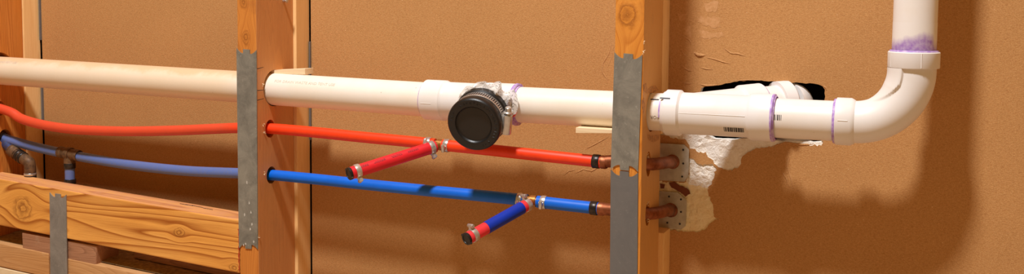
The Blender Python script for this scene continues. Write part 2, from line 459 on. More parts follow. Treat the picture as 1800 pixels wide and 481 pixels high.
for pl in polys:
    Fc.append(list(range(len(V), len(V) + len(pl)))); V += [Vector(q) for q in pl]
for poly in (white, white2, beige):                       # loose points so that the broken plaster can be rough
    xs = [q[0] for q in poly]; zs = [q[1] for q in poly]
    for k in range(420): V.append(Vector((rnd.uniform(min(xs), max(xs)), rnd.uniform(min(zs), max(zs)))))
ov, oe, of, ovi, oei, ofi = delaunay_2d_cdt(V, [], Fc, 0, 1e-6, True)
def inside(p, poly):
    c = False
    for (x1, z1), (x2, z2) in zip(poly, poly[1:] + poly[:1]):
        if (z1 > p[1]) != (z2 > p[1]) and p[0] < (x2 - x1) * (p[1] - z1) / (z2 - z1) + x1: c = not c
    return c
def cls(f):
    c = (sum(ov[i][0] for i in f) / 3, sum(ov[i][1] for i in f) / 3)
    if any(inside(c, q) for q in (hole, slot1, slot0)): return 'hole'
    if inside(c, white) or inside(c, white2): return 'gyp'
    return 'beige' if inside(c, beige) else 'paper'
tri = [(list(f), cls(f)) for f in of]
TB = 0.0127
def depth(vi):
    x, z = ov[vi]; return WY + 0.0014 + 0.0013 * noise.noise((x * 160, 3.1, z * 160)) + 0.0009 * noise.noise((x * 420, 1.0, z * 420))
edge_cls = {}
for f, c_ in tri:
    for a, b in zip(f, f[1:] + f[:1]): edge_cls.setdefault(frozenset((a, b)), []).append(c_)
def build(cl, dep):
    bm = B(); vm = {}
    def v(i, y):
        k = (i, round(y, 6))
        if k not in vm: vm[k] = bm.verts.new((ov[i][0], y, ov[i][1]))
        return vm[k]
    for f, c_ in tri:
        if c_ == cl:
            try: bm.faces.new([v(i, dep(i)) for i in f])
            except ValueError: pass
    return bm
wall = obj('wall_back', build('paper', lambda i: WY), M['paper'], kind='structure')
for cl, mt in (('gyp', 'gyp'), ('beige', 'beige')):
    obj('exposed_plaster', build(cl, depth), M[mt], wall, label='crumbly white plaster where the paper is torn away' if cl == 'gyp' else 'beige plaster patch beside the metal plates')
bm = B()
for e, cs in edge_cls.items():                            # broken edges: paper to plaster, anything to hole
    if len(cs) == 2 and cs[0] != cs[1]:
        a, b = tuple(e)
        top = [WY, WY] if 'paper' in cs else [depth(a), depth(b)]
        bot = [WY + TB, WY + TB] if 'hole' in cs else [depth(a), depth(b)]
        if 'paper' not in cs and 'hole' not in cs: continue
        if min(abs(ov[a][0] - k_) for k_ in (XS1, XS0)) < 0.006: continue
        q = [bm.verts.new((ov[i][0], y, ov[i][1])) for i, y in ((a, top[0]), (b, top[1]), (b, bot[1]), (a, bot[0]))]
        bm.faces.new(q)
obj('broken_edge', bm, M['gyp'], wall)
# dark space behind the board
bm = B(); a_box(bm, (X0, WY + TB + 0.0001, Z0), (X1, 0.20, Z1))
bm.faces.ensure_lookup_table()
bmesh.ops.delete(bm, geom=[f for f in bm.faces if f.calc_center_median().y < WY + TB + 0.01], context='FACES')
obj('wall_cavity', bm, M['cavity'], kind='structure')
obj('floor', a_box(B(), (X0, -3.0, -0.05), (X1 + 1.0, 0.20, 0.0)), M['floor'], kind='structure')

# torn paper ridges and residue on the wall
def flap(px, wid, lift, name='paper_flap', mat='flap', side=1):
    P = [PY(x, y, WY) for x, y in px]; Q = []
    for a, b in zip(P, P[1:]):
        n = max(1, int((b - a).length / 0.003))
        Q += [a.lerp(b, k / n) for k in range(n)]
    Q.append(P[-1]); bm = B(); rows = []
    for i, q in enumerate(Q):
        t_ = (Q[min(i + 1, len(Q) - 1)] - Q[max(i - 1, 0)]).normalized(); nrm = Vector((t_.z, 0, -t_.x)) * side
        e = math.sin(math.pi * i / (len(Q) - 1)) ** 0.5 if 0 < i < len(Q) - 1 else 0.15
        j = rnd.uniform(0.6, 1.3)
        rows.append([bm.verts.new(q + Vector((0, -0.0001, 0)) - nrm * wid * 0.5 * e), bm.verts.new(q + nrm * wid * 0.2 * e + Vector((0, -lift * e * j, 0))),
                     bm.verts.new(q + nrm * wid * 0.6 * e * j + Vector((0, -lift * 0.75 * e, 0))), bm.verts.new(q + nrm * wid * 0.45 * e * j + Vector((0, -lift * 0.2 * e, 0)))])
    for A, C in zip(rows, rows[1:]):
        for k in range(3): bm.faces.new((A[k], A[k + 1], C[k + 1], C[k]))
    return obj(name, bm, M[mat], wall, smooth='all')
for px, wd, lf in [([(1181, 44), (1190, 55), (1203, 64), (1212, 70), (1217, 80)], 0.003, 0.0016),
                   ([(1219, 91), (1228, 96), (1240, 97)], 0.007, 0.003),
                   ([(1240, 100), (1258, 104), (1270, 108), (1284, 112)], 0.003, 0.0013),
                   ([(1272, 84), (1285, 93), (1298, 94), (1312, 99)], 0.0035, 0.0014),
                   ([(1195, 85), (1203, 95), (1209, 100)], 0.003, 0.0013), ([(1196, 112), (1203, 119), (1212, 124), (1218, 124)], 0.0035, 0.0016),
                   ([(1177, 95), (1180, 110), (1184, 116)], 0.003, 0.0013), ([(1230, 118), (1243, 121), (1254, 122)], 0.0025, 0.001),
                   ([(1193, 142), (1205, 146), (1216, 147)], 0.003, 0.0013), ([(1230, 148), (1243, 150), (1262, 149)], 0.004, 0.002),
                   ([(1076, 75), (1070, 95), (1060, 112), (1058, 124), (1064, 135), (1070, 142)], 0.003, 0.0014),
                   ([(1079, 78), (1075, 100), (1069, 116)], 0.0025, 0.001),
                   ([(1028, 262), (1040, 256), (1055, 248), (1070, 240)], 0.0025, 0.001),
                   ([(1010, 305), (1025, 297), (1040, 300), (1056, 292)], 0.0025, 0.001), ([(990, 308), (1000, 300), (1012, 298)], 0.002, 0.0008),
                   ([(1383, 262), (1388, 276), (1384, 290), (1392, 318), (1394, 332)], 0.0035, 0.0013),
                   ([(1374, 300), (1382, 312), (1388, 330)], 0.003, 0.0012),
                   ([(870, 362), (876, 371), (886, 376)], 0.007, 0.003),
                   ([(1284, 303), (1292, 296), (1301, 300)], 0.004, 0.0018),
                   ([(1446, 150), (1452, 153), (1453, 160)], 0.004, 0.0025), ([(1290, 142), (1310, 140), (1340, 141)], 0.002, 0.001),
                   ([(1355, 258), (1381, 250), (1400, 253), (1430, 254)], 0.004, 0.002),
                   ([(1361, 389), (1368, 394), (1374, 388)], 0.002, 0.0008)]:
    flap(px, wd * 0.55, lf * 0.6)
for px in ([(1237, 5), (1261, 3), (1261, 22), (1240, 20)], [(1225, 30), (1262, 28), (1266, 50), (1240, 44), (1228, 40)], [(1230, 54), (1268, 58), (1272, 64), (1248, 68), (1232, 66)],
           [(1192, 24), (1206, 24), (1205, 36), (1193, 34)], [(1203, 48), (1214, 47), (1214, 66), (1204, 62)]):
    bm = B(); bm.faces.new([bm.verts.new((x, WY - 0.0002, z)) for x, z in jag(px, 0.003, 0.0018)]); obj('tape_residue', bm, M['residue'], wall)
bm = B()
for px in ([(1176, 320), (1186, 319), (1196, 325), (1208, 330), (1214, 340), (1206, 345), (1196, 338), (1180, 329)], [(1161, 322), (1170, 324), (1168, 331), (1161, 330)]):
    bm.faces.new([bm.verts.new((x, WY - 0.0006, z)) for x, z in jag(px, 0.003, 0.0008)])
obj('paper_scrap', bm, plain('brown_scrap', sr(120, 62, 34), 0.9), wall)

# ------------------------------------------------------------------ studs
FY, BY = -0.099, -0.007
PR = 0.02415                                    # drain pipe radius
def AX(x):                                      # drain pipe axis
    return Vector((x, -0.055, 0.4085 + (max(0.0, -0.62 - x)) * 0.0145))
def stud(xl, xr, mat, label, cutters, zt=2.4):
    t = thing('wall_stud', label, 'stud', ((xl + xr) / 2, (FY + BY) / 2, 0))
    o = obj('timber', a_box(B(), (xl, FY, 0.0), (xr, BY, zt), 0.0012), mat, t)
    if cutters: cut(o, cutters)
    return t
def cyl_cut(p, r, ln=0.1, axis=(1, 0, 0), sz=1.0):
    bm = B(); d = Vector(axis).normalized()
    a_lathe(bm, [(-ln, 0), (-ln, r), (ln, r), (ln, 0)], p, d, 32)
    for v in bm.verts: v.co.z = p[2] + (v.co.z - p[2]) * sz
    return bm
LXl, LXr = PY(419, 200, FY).x, PY(451.5, 150, FY).x
RXl, RXr = PY(1079, 200, FY).x, PY(1129.5, 200, FY).x
FXr = PY(40, 60, BY).x; FXl = FXr - 0.036
redL = PX(474, 226, LXr); blueL = PX(478, 307, LXr)
redL.y, blueL.y = -0.068, -0.065
redR = PX(1138, 289, RXr); blueR = PX(1138, 376, RXr); redR.y = blueR.y = -0.066
redF = PY(6, 191, -0.06); redF.x = FXr
stl = stud(LXl, LXr, M['stud_l'], 'reddish fir stud with long grey nail plate, drain pipe and hoses passing through it', [
    cyl_cut(AX(LXr) + Vector((0, -0.001, 0.002)), 0.0275), cyl_cut((LXr, redL.y, redL.z), 0.0118, sz=1.15), cyl_cut((LXr, blueL.y - 0.001, blueL.z), 0.0118, sz=1.1)])
st_r = stud(RXl, RXr, M['stud_r'], 'orange fir stud with big knot and two stacked grey nail plates', [
    cyl_cut(AX(RXr), 0.0262), a_box(B(), (RXl - .01, -.0875, PY(1074, 230, -0.086).z - .004), (RXr - .012, -.06, 0.395)), cyl_cut((RXr, redR.y, redR.z), 0.0108, sz=1.5), cyl_cut((RXr, blueR.y, blueR.z), 0.0108, sz=1.4)])
stf = stud(FXl, FXr, M['stud_f'], 'dark fir stud at the edge of the picture beside the curved red hose', [
    cyl_cut(AX(FXr) + Vector((0, -0.002, 0.004)), 0.028), cyl_cut((FXr, redF.y, redF.z), 0.012, sz=1.1), cyl_cut(tuple(PY(-6, 238, -0.05)), 0.012)])

def plate_outline(tl, tr, br, bl, e=0.0065):
    """nail plate with concave, tabbed ends; corners in world space on its plane"""
    tl, tr, br, bl = [Vector(q) for q in (tl, tr, br, bl)]
    def end(a, b, inward):
        out = []
        for s_ in (0.0, 0.06, 0.12, 0.19, 0.26, 0.33):
            out.append(a.lerp(b, s_) + inward * e * math.sin(min(1, s_ / 0.3) * math.pi / 2))
        out += [a.lerp(b, 0.335) + inward * e * 0.05, a.lerp(b, 0.66) + inward * e * 0.05]
        for s_ in (0.67, 0.74, 0.81, 0.88, 0.94, 1.0):
            out.append(a.lerp(b, s_) + inward * e * math.sin(min(1, (1 - s_) / 0.3) * math.pi / 2))
        return out
    dn = (bl - tl).normalized()
    return end(tl, tr, dn) + end(br, bl, -dn)
def nail_plate(parent, px, mat, th=0.0014, label=None, y=FY):
    pts = [PY(x, yy, y - th - 0.0001) for x, yy in px]
    o = obj('nail_plate', a_prism(B(), plate_outline(*pts), (0, th, 0)), M[mat], parent, label=label)
    return o
np1 = nail_plate(stl, [(415.5, 85), (450.5, 88), (453, 438), (420, 436)], 'galv', label='long galvanised nail plate with white scuffs')
np2 = nail_plate(st_r, [(1080, 92), (1129, 96), (1121.5, 302), (1073.5, 297)], 'galv', label='mottled galvanised nail plate')
np3 = nail_plate(st_r, [(1073.5, 298), (1121.5, 303), (1119, 640), (1071, 634)], 'galv2', label='smooth darker grey nail plate')
# white scuffs on the first plate
scuff_m = plain('zinc_scuff', sr(196, 192, 182), 0.7)
for px in [(438, 356), (441, 373), (443, 394), (440, 402), (432, 428), (446, 424), (428, 430), (434, 320), (430, 377)]:
    q = PY(px[0], px[1], FY - 0.0017); n = 9; bm = B()
    bm.faces.new([bm.verts.new((q.x + 0.0016 * rnd.uniform(.4, 1) * math.cos(k * 6.283 / n), q.y, q.z + 0.0026 * rnd.uniform(.4, 1.2) * math.sin(k * 6.283 / n))) for k in range(n)])
    obj('scuff', bm, scuff_m, np1)
# pencil marks on the stud's side, and a staple at its top
for (x0, y0), (x1, y1) in [((452, 121), (463, 118)), ((452, 159), (465, 158)), ((452, 176), (464, 173))]:
    a, b = PX(x0, y0, LXr), PX(x1, y1, LXr); bm = B(); u = Vector((0.0004, 0, 0)); d = (b - a).normalized().cross(Vector((1, 0, 0))) * 0.0006
    bm.faces.new([bm.verts.new(q) for q in (a + u + d, b + u + d * .4, b + u - d * .4, a + u - d)]); obj('pencil_mark', bm, M['pencil'], stl)
q = PX(498, 1, LXr); bm = B(); a_lathe(bm, [(0, 0.0022), (0.006, 0.0022), (0.007, 0.0034), (0.0082, 0.003), (0.0085, 0)], q - Vector((0.001, 0, 0)), (1, 0, 0), 14)
obj('nail_head', bm, M['steel'], stl)
# splinters around drilled holes and at plate ends
def splinters(parent, spots, mat):
    for (c_, n, sz) in spots:
        bm = B()
        for k in range(n):
            q = Vector(c_) + Vector((rnd.uniform(0, .001), rnd.uniform(-1, 1) * sz, rnd.uniform(-1, 1) * sz)); d = Vector((rnd.uniform(.2, .8), rnd.uniform(-1, 1), rnd.uniform(-1, 1))).normalized() * rnd.uniform(.0015, .0032)
            a_tube(bm, [q - d * .3, q + d * .3, q + d], [0.0005, 0.0004, 0.0001], 5)
        obj('splinter', bm, M[mat], parent)
splinters(stl, [(PX(461, 150, LXr), 5, .003), (PX(463, 218, LXr), 4, .002), (PX(464, 232, LXr), 4, .002), (PX(464, 304, LXr), 4, .002), (PX(455, 416, LXr), 3, .002)], 'shim')
splinters(st_r, [(PX(1131, 75, RXr), 4, .002), (PX(1130, 92, RXr), 4, .002), (PX(1139, 274, RXr), 4, .0025), (PX(1138, 358, RXr), 4, .0025), (PX(1138, 386, RXr), 4, .0025)], 'shim')

# greasy smudges round the drain hole of the orange stud
sm_ = plain('smudge', sr(172, 124, 78), 0.8, scale=260, dark=sr(212, 152, 84), thr=(0.42, 0.58))
for px in ([(1130, 150), (1136, 146), (1138, 158), (1144, 152), (1152, 150), (1158, 158), (1150, 162), (1138, 164), (1132, 160)], [(1138, 236), (1150, 238), (1160, 236), (1158, 246), (1148, 250), (1140, 246)], [(1128, 176), (1132, 172), (1134, 186), (1131, 200), (1128, 190)]):
    bm = B(); bm.faces.new([bm.verts.new(PX(x, y, RXr + 0.0003)) for x, y in px]); obj('smudge', bm, sm_, st_r)
# furring strips between studs and board, seen edge on behind the studs
def strip(xl, xr, z0, z1, label, tilt=0.0):
    f_ = [(xl, BY + 0.0002, z0), (xr + tilt, BY + 0.0002, z0), (xr, BY + 0.0002, z1), (xl, BY + 0.0002, z1)]
    return tag(obj('furring_strip', a_hexa(B(), f_, [(x, WY - 0.0001, z) for x, y, z in f_], 0.0008), M['strip']), label, 'wood strip', 'pale strips behind the studs')
strip(LXr - 0.036, XS1, 0, 2.4, 'pale wood strip behind the reddish stud with long nail plate')
strip(FXr - 0.036, XS0, 0, 2.4, 'pale wood strip behind the dark stud at the picture edge')
XS2 = PY(1177, 50, WY).x
zt_, zb_ = PY(1170, 235, 0).z, PY(1166, 404, 0.01).z
strip(RXr - 0.036, XS2, zt_, 2.4, 'narrow pale strip behind knotty orange stud, above the drain pipe')
strip(RXr - 0.036, PY(1177.5, 440, WY).x, 0, zb_, 'narrow pale strip behind orange stud, below the copper bends')
# thin grey metal trims in the slots beside the strips
for k, (xs, ya, yb, wd) in enumerate(((XS1, 73, 245, 0.0022), (XS0, 168, 260, 0.003), (XS0, -40, 85, 0.0022))):
    za, zb = PY(545, ya, WY).z, PY(545, yb, WY).z
    obj('trim_%d' % (k + 1), a_box(B(), (xs + 0.0016, WY - 0.0035, zb), (xs + 0.0016 + wd, WY + 0.004, za), 0.0003), M['galv2'], kind='structure')

# ------------------------------------------------------------------ drain pipe
drain = thing('drain_pipe', 'white plastic drain pipe running through the studs and rising past the hole', 'pipe', (-0.55, -0.055, 0.384))
X = (1, 0, 0)
def piece(name, a, b, r=PR, mat='pvc_pipe', wall_t=0.0037):
    a, b = Vector(a), Vector(b); L = (b - a).length; bm = B()
    n = max(2, int(L / 0.03))
    a_lathe(bm, [(0, r - wall_t)] + [(L * k / n, r) for k in range(n + 1)] + [(L, r - wall_t)], a, b - a, 56)
    return obj(name, bm, M[mat], drain, smooth=True)
TL, TR = -0.655, -0.5155                         # tee ends
WL_, WR_ = PY(1160, 200, -0.078).x, PY(1357, 205, -0.078).x
EL = PY(1465, 210, -0.078).x
main = piece('pipe', AX(-4.15), AX(TL + 0.012))
midp = piece('pipe', AX(TR - 0.012), AX(WL_ + 0.012))
shortp = piece('pipe', AX(WR_ - 0.012), AX(EL + 0.012), mat='pvc_riser')
def ring(parent, p, axis, r, wd=0.0022, mat='primer', name='primer_ring', seed=0.0, th=0.0006):
    bm = B()
    rf = lambda s, an: 1 + 0.012 * noise.noise((an * 1.3, s * 300, seed))
    a_lathe(bm, [(-wd, r), (-wd * .6, r + th), (0, r + th * 1.2), (wd * .7, r + th), (wd, r)], p, axis, 40, rfun=rf)
    return obj(name, bm, M[mat], parent, smooth='all')
# tee with branch towards the room
tee = B(); HR = 0.0282
pf = [(0, PR + 0.0001), (0, HR - 0.0008), (0.0008, HR), (0.030, HR), (0.032, HR - 0.0015), (0.036, 0.0262), (0.100, 0.0262), (0.104, HR - 0.001), (0.106, HR), (TR - TL - 0.0008, HR), (TR - TL, HR - 0.0008), (TR - TL, PR + 0.0001)]
a_lathe(tee, pf, AX(TL), AX(TR) - AX(TL), 48)
capF = PY(832, 219.5, -0.134); broot = Vector((capF.x - 0.008, -0.055, 0.4085)); bax = (capF - broot).normalized(); bL = (capF - broot).length
a_lathe(tee, [(0.0, 0.030), (0.022, 0.0272), (0.026, 0.0285), (0.055, 0.0285), (0.055, 0.0242)], broot, bax, 48)
teeo = obj('tee_fitting', tee, M['pvc_fit'], drain, smooth=True, label='white tee whose branch wears the black cap')
ring(teeo, AX(TL), X, PR + 0.0009, 0.002, th=0.0008)
bm = B(); a_lathe(bm, [(0.0002, PR + 0.0003), (0.0005, HR + 0.0002), (-0.003, HR + 0.0006), (-0.0045, HR), ], AX(TR), X, 48, rfun=lambda s, an: 1 + 0.01 * noise.noise((an * 1.7, s * 200, 2)))
obj('primer_ring', bm, M['primer'], teeo, smooth='all')
ring(teeo, AX(TR + 0.001), X, PR + 0.0004, 0.002, th=0.0006, seed=3)
# wye
wy = B(); WLn = WR_ - WL_; HW = 0.0292
a_lathe(wy, [(0, PR + 0.0001), (0, 0.0262), (0.001, 0.0268), (0.0035, 0.0276), (0.004, HW), (0.021, HW), (0.024, 0.0264), (WLn - 0.032, 0.0262), (WLn - 0.0285, HW - 0.0008), (WLn - 0.027, HW), (WLn - 0.0008, HW), (WLn, HW - 0.0008), (WLn, PR + 0.0001)], AX(WL_), X, 48)
wax = Vector((0.75, 0.60, 0.075)).normalized(); wroot = AX(-0.281) + Vector((0, 0, 0.0))
a_lathe(wy, [(0.0, 0.0255), (0.070, 0.0258), (0.073, HW), (0.100, HW), (0.101, HW - 0.0008), (0.101, PR)], wroot, wax, 48)
wye = obj('wye_fitting', wy, M['pvc_fit'], drain, smooth=True, label='white wye fitting whose branch enters the wall')
ring(wye, AX(WR_), X, PR + 0.0022, 0.0022, th=0.0012, seed=5)
bm = B(); a_lathe(bm, [(0.0002, PR + 0.0002), (0.0006, HW - 0.0002), (-0.0012, HW + 0.0003), (-0.0025, HW)], AX(WR_), X, 48); obj('primer_ring', bm, M['primer'], wye, smooth='all')
bm = B()                                          # primer smear at the entry hub, only on the front
for k in range(2):
    cyl_patch(bm, AX(WL_), X, PR + 0.0004 + k * 0.0012, -0.002 + 0.001 * k, 0.0024 - .001 * k, math.radians(52), math.radians(100 - 8 * k), 8)
obj('primer_smear', bm, M['primer'], wye)
ring(wye, wroot + wax * 0.101, wax, PR + 0.0022, 0.002, th=0.0014, seed=8)
piece('branch_pipe', wroot + wax * 0.09, wroot + wax * 0.130, mat='pvc_riser')
bm = B(); a_lathe(bm, [(0, PR), (0, HW), (0.016, HW), (0.019, 0.0262)], wroot + wax * 0.124, wax, 40)
e_ = wroot + wax * 0.141
a_tube(bm, spline([e_, e_ + wax * 0.006 + Vector((0, 0.004, -0.002)), e_ + wax * 0.008 + Vector((0, 0.016, -0.014)), e_ + wax * 0.008 + Vector((0, 0.026, -0.034)), e_ + wax * 0.008 + Vector((0, 0.03, -0.10))], 6), 0.0258, 40)
obj('branch_elbow', bm, M['pvc_fit'], drain, smooth=True)
# long-sweep elbow
riserX = PY(1607, 80, -0.055).x; zH0, zH1 = PY(1607, 121, -0.078).z, PY(1607, 92, -0.078).z
E0 = PY(1500, 212, -0.078).x; ER = riserX - E0; zc = 0.4085 + ER
elb = B(); arc = [Vector((E0 + ER * math.sin(a), -0.055, zc - ER * math.cos(a))) for a in [math.pi / 2 * k / 60 for k in range(61)]]
if zH0 > arc[-1].z: arc.append(Vector((riserX, -0.055, zH0)))
def erf(t_, an):                                  # raised saddle on the inner side of the bend, near the upright hub
    inner = math.cos(an)                          # frame x starts up = inner side of the bend
    ss = lambda v, a, b: max(0, min(1, (v - a) / (b - a)))
    th_ = 0.38 + 0.95 * max(0, 0.80 - t_)
    return 1 + 0.132 * ss(inner, th_, th_ + 0.06) * ss(t_, 0.25, 0.72)
a_tube(elb, arc, 0.0252, 128, False, rfun=erf)
a_lathe(elb, [(0, PR + 0.0001), (0, 0.0262), (0.0015, 0.0272), (0.0018, 0.0284), (E0 - EL - 0.004, 0.0284), (E0 - EL, 0.0262), (E0 - EL + 0.001, 0.0251)], AX(EL), X, 56)
hz = zH1 - zH0
a_lathe(elb, [(0, 0.0245), (0, 0.0282), (0.0008, 0.0286), (hz - 0.001, 0.0286), (hz, 0.0278), (hz, PR + 0.0001)], (riserX, -0.055, zH0), (0, 0, 1), 56)
elbo = obj('elbow_fitting', elb, M['pvc_fit'], drain, smooth=True, label='white long-sweep elbow turning the pipe upright')
ring(elbo, AX(EL), X, PR + 0.0016, 0.0018, th=0.001, seed=11)
ring(elbo, (riserX, -0.055, zH1 + 0.0002), (0, 0, 1), PR + 0.0012, 0.0016, th=0.0012, seed=12)
sm_top = zH1 + 0.017
riser = piece('riser_pipe', (riserX, -0.055, zH1 - 0.012), (riserX, -0.055, 1.9), mat='pvc_riser')
bm = B(); a_lathe(bm, [(0, PR + 0.0002), (0.034, PR + 0.00012)], (riserX, -0.055, zH1), (0, 0, 1), 56); obj('primer_smear', bm, M['smear'], riser, smooth='all', label='purple primer smeared round the upright pipe')
# moulded seams and stop marks on the fittings
def seam(parent, p0, axis, r, s0, s1, deg, h=0.00035):
    d, up, _ = Vector(axis).normalized(), Vector((0, 0, 1)), 0; fr = Vector((0, -1, 0)); a = math.radians(deg)
    q = Vector(p0) + (up * math.cos(a) + fr * math.sin(a)) * r
    return obj('mould_seam', a_tube(B(), [q + d * s0, q + d * s1], h, 6), M['pvc_fit'], parent)
seam(wye, AX(WL_), X, 0.0263, 0.024, WLn - 0.03, 84); seam(wye, AX(WL_), X, 0.0284, 0.004, 0.021, 84)
seam(elbo, AX(EL), X, 0.0285, 0.005, 0.016, 82, 0.0005)
seam(teeo, AX(TL), X, HR, 0.004, 0.02, 95)
for a in (-58, 18):
    an = math.radians(a); q = Vector((riserX + 0.0287 * math.sin(an), -0.055 - 0.0287 * math.cos(an), 0))
    obj('mould_rib', a_tube(B(), [q + Vector((0, 0, zH0 + 0.001)), q + Vector((0, 0, zH1 - 0.001))], 0.0005, 6), M['pvc_fit'], elbo)
# lettering and bar codes on the pipes
xs = PY(482, 152, -0.075).x
cyl_text('FOR DRAIN WASTE AND VENT USE', 0.0062, AX(xs), AX(-0.7) - AX(-0.9), PR, math.radians(58), 'pipe_lettering', M['print'], main, sx=1.06)
cyl_text('FOR DRAIN WASTE AND VENT USE', 0.0062, AX(-1.517), AX(-1.0) - AX(-1.4), PR, math.radians(50), 'pipe_lettering', M['print'], main, sx=0.95)
cyl_text('FOR', 0.0062, AX(PY(1158, 208, -0.079).x), X, PR, math.radians(96), 'pipe_lettering', plain('grey_print', sr(140, 120, 98), 0.6), midp, rot180=True, sx=0.95)
bm = B(); x_ = PY(1272, 230, -0.078).x - WL_; x2 = PY(1308, 233, -0.078).x - WL_; k = 0; s_ = x_
while s_ < x2:
    wd = rnd.choice((0.0006, 0.0011, 0.0016)); cyl_patch(bm, AX(WL_), X, 0.0263, s_, s_ + wd, math.radians(117), math.radians(132)); s_ += wd + rnd.choice((0.0005, 0.0009))
obj('bar_code', bm, M['void'], wye)
bm = B(); s_ = PY(1347, 205, -0.079).x; x2 = PY(1364, 205, -0.079).x; s_ = WR_ + 0.0006
for k in range(6):
    wd = rnd.choice((0.0005, 0.0009, 0.0013)); cyl_patch(bm, AX(0), X, PR, s_, s_ + wd, math.radians(74), math.radians(90)); s_ += wd + 0.0011
obj('bar_code', bm, M['void'], shortp)
for a, b, rr, par, dg in ((1144, 1159, PR, midp, 42), (1162, 1180, HW, wye, 45)):
    xa, xb = PY(a, 179, -0.07).x, PY(b, 179, -0.07).x; bm = B()
    cyl_patch(bm, AX(0), X, rr, xa, xb, math.radians(dg), math.radians(dg + 4.5)); obj('marker_line', bm, M['marker'], par)

# ------------------------------------------------------------------ black rubber cap with hose clamp
cap = thing('rubber_cap', 'black rubber cap clamped over the tee branch of the drain pipe', 'pipe cap', tuple(broot + bax * 0.04))
bm = B(); CR = 0.0364
a_lathe(bm, [(bL - 0.0035, 0.0), (bL - 0.0035, 0.0232), (bL - 0.0028, 0.0242), (bL - 0.0004, 0.0252), (bL, 0.0262), (bL, 0.0340), (bL - 0.001, 0.0354), (bL - 0.003, CR), (bL - 0.011, CR), (bL - 0.0125, 0.0358), (bL - 0.014, 0.0345), (bL - 0.030, 0.0345), (bL - 0.032, 0.0368), (bL - 0.040, 0.0372), (bL - 0.042, 0.036), (bL - 0.042, 0.0300)], broot, bax, 64)
capo = obj('cap_body', bm, M['rubber'], cap, smooth=True)
bm = B(); a_lathe(bm, [(bL - 0.0033, 0.0), (bL - 0.0033, 0.0228), (bL - 0.0036, 0.0231)], broot, bax, 48); obj('cap_face', bm, M['rubber_in'], capo, smooth=True)
d_, ux, uy = frame(bax)
def capP(s, an, r): return broot + d_ * s + (ux * math.cos(an) + uy * math.sin(an)) * r
side = 1 if capP(0, math.pi / 2, 1).x > broot.x else -1
bm = B()                                          # raised marks round the rim
for deg in list(range(-30, 128, 9)) + [140, 150, 159] + [-62, -72, -80]:
    an = math.radians(deg) * side
    for j in range(rnd.randint(2, 3)):
        r0_ = rnd.uniform(0.0285, 0.030); r1 = r0_ + rnd.uniform(0.0012, 0.0028); a2 = an + rnd.uniform(-.04, .04); a3 = a2 + rnd.uniform(-.05, .05)
        a_tube(bm, [capP(bL + 0.0001, a2, r0_), capP(bL + 0.0001, a3, r1)], 0.00045, 5)
obj('raised_lettering', bm, M['rubber'], capo)
bm = B(); a_lathe(bm, [(bL - 0.0285, 0.0345), (bL - 0.0285, 0.0353), (bL - 0.0280, 0.0356), (bL - 0.0165, 0.0356), (bL - 0.016, 0.0353), (bL - 0.016, 0.0345)], broot, bax, 64)
band = obj('clamp_band', bm, M['steel'], cap, smooth=True)
bm = B()
for deg in range(-34, 74, 5):
    an = math.radians(deg) * side; w_ = math.radians(1.35)
    q = [capP(bL - 0.0262, an - w_, 0.0358), capP(bL - 0.0182, an - w_ + .02, 0.0358), capP(bL - 0.0182, an + w_ + .02, 0.0358), capP(bL - 0.0262, an + w_, 0.0358)]
    bm.faces.new([bm.verts.new(v) for v in q])
obj('band_slot', bm, M['void'], band)
an = math.radians(97) * side; hc = capP(bL - 0.0222, an, 0.0395); tg = (capP(0, an + 0.01 * side, 1) - capP(0, an, 1)).normalized(); rd = (capP(0, an, 1) - capP(0, an, 0)).normalized()
bm = B(); a_lathe(bm, [(-0.013, 0), (-0.013, 0.0056), (-0.012, 0.0062), (0.013, 0.0062), (0.014, 0.0056), (0.014, 0)], hc, tg, 20)
a_hexa(bm, [hc + tg * s + d_ * u - rd * 0.004 for s, u in ((-.013, -.0068), (.014, -.0068), (.014, .0068), (-.013, .0068))], [hc + tg * s + d_ * u + rd * 0.001 for s, u in ((-.013, -.0062), (.014, -.0062), (.014, .0062), (-.013, .0062))], 0.0006)
obj('screw_housing', bm, M['steel'], cap, smooth=True)
bm = B(); a_lathe(bm, [(-0.013, 0.0034), (-0.0145, 0.0034), (-0.0148, 0.0058), (-0.0162, 0.0062), (-0.0168, 0.0058), (-0.0175, 0.0042), (-0.0225, 0.0042), (-0.0232, 0.0035), (-0.0232, 0)], hc, tg, 18)
obj('clamp_screw', bm, M['steel'], cap, smooth=True)
# crumpled clear plastic bag under the cap
t = NT('clear_plastic_print')
uv = t.n('ShaderNodeUVMap', uv_map='UVMap').outputs[0]
ln_ = t.math('FRACT', t.math('MULTIPLY', t.n('ShaderNodeSeparateXYZ', {0: uv}).outputs[1], 9.0))
wn = t.noise(t.vmath('MULTIPLY', uv, (95, 9, 1)), 1.0, 2, 0.7)
ink = t.math('MULTIPLY', t.math('MULTIPLY', t.mr(ln_, 0.30, 0.34), t.mr(ln_, 0.66, 0.70, 1, 0)), t.mr(wn, 0.50, 0.53))
ink = t.math('MULTIPLY', ink, t.mr(t.noise(uv, 5.0, 2), 0.42, 0.46))
t.fin(t.mix(ink, sr(226, 220, 212), sr(60, 50, 50)), 0.22)
tr = t.n('ShaderNodeBsdfTransparent'); mx = t.n('ShaderNodeMixShader', {0: t.math('MAXIMUM', ink, 0.82)})
t.t.links.new(tr.outputs[0], mx.inputs[1]); t.t.links.new(t.b.outputs[0], mx.inputs[2]); t.t.links.new(mx.outputs[0], t.out.inputs[0])
M['plastic'] = t.m
bag = thing('plastic_bag', 'crumpled clear printed plastic bag trapped behind the black rubber cap', 'plastic bag', tuple(broot + bax * 0.03 + Vector((0, 0, 0.03))))
bm = B(); uvl = bm.loops.layers.uv.new('UVMap'); NA, NS = 64, 10; grid = []
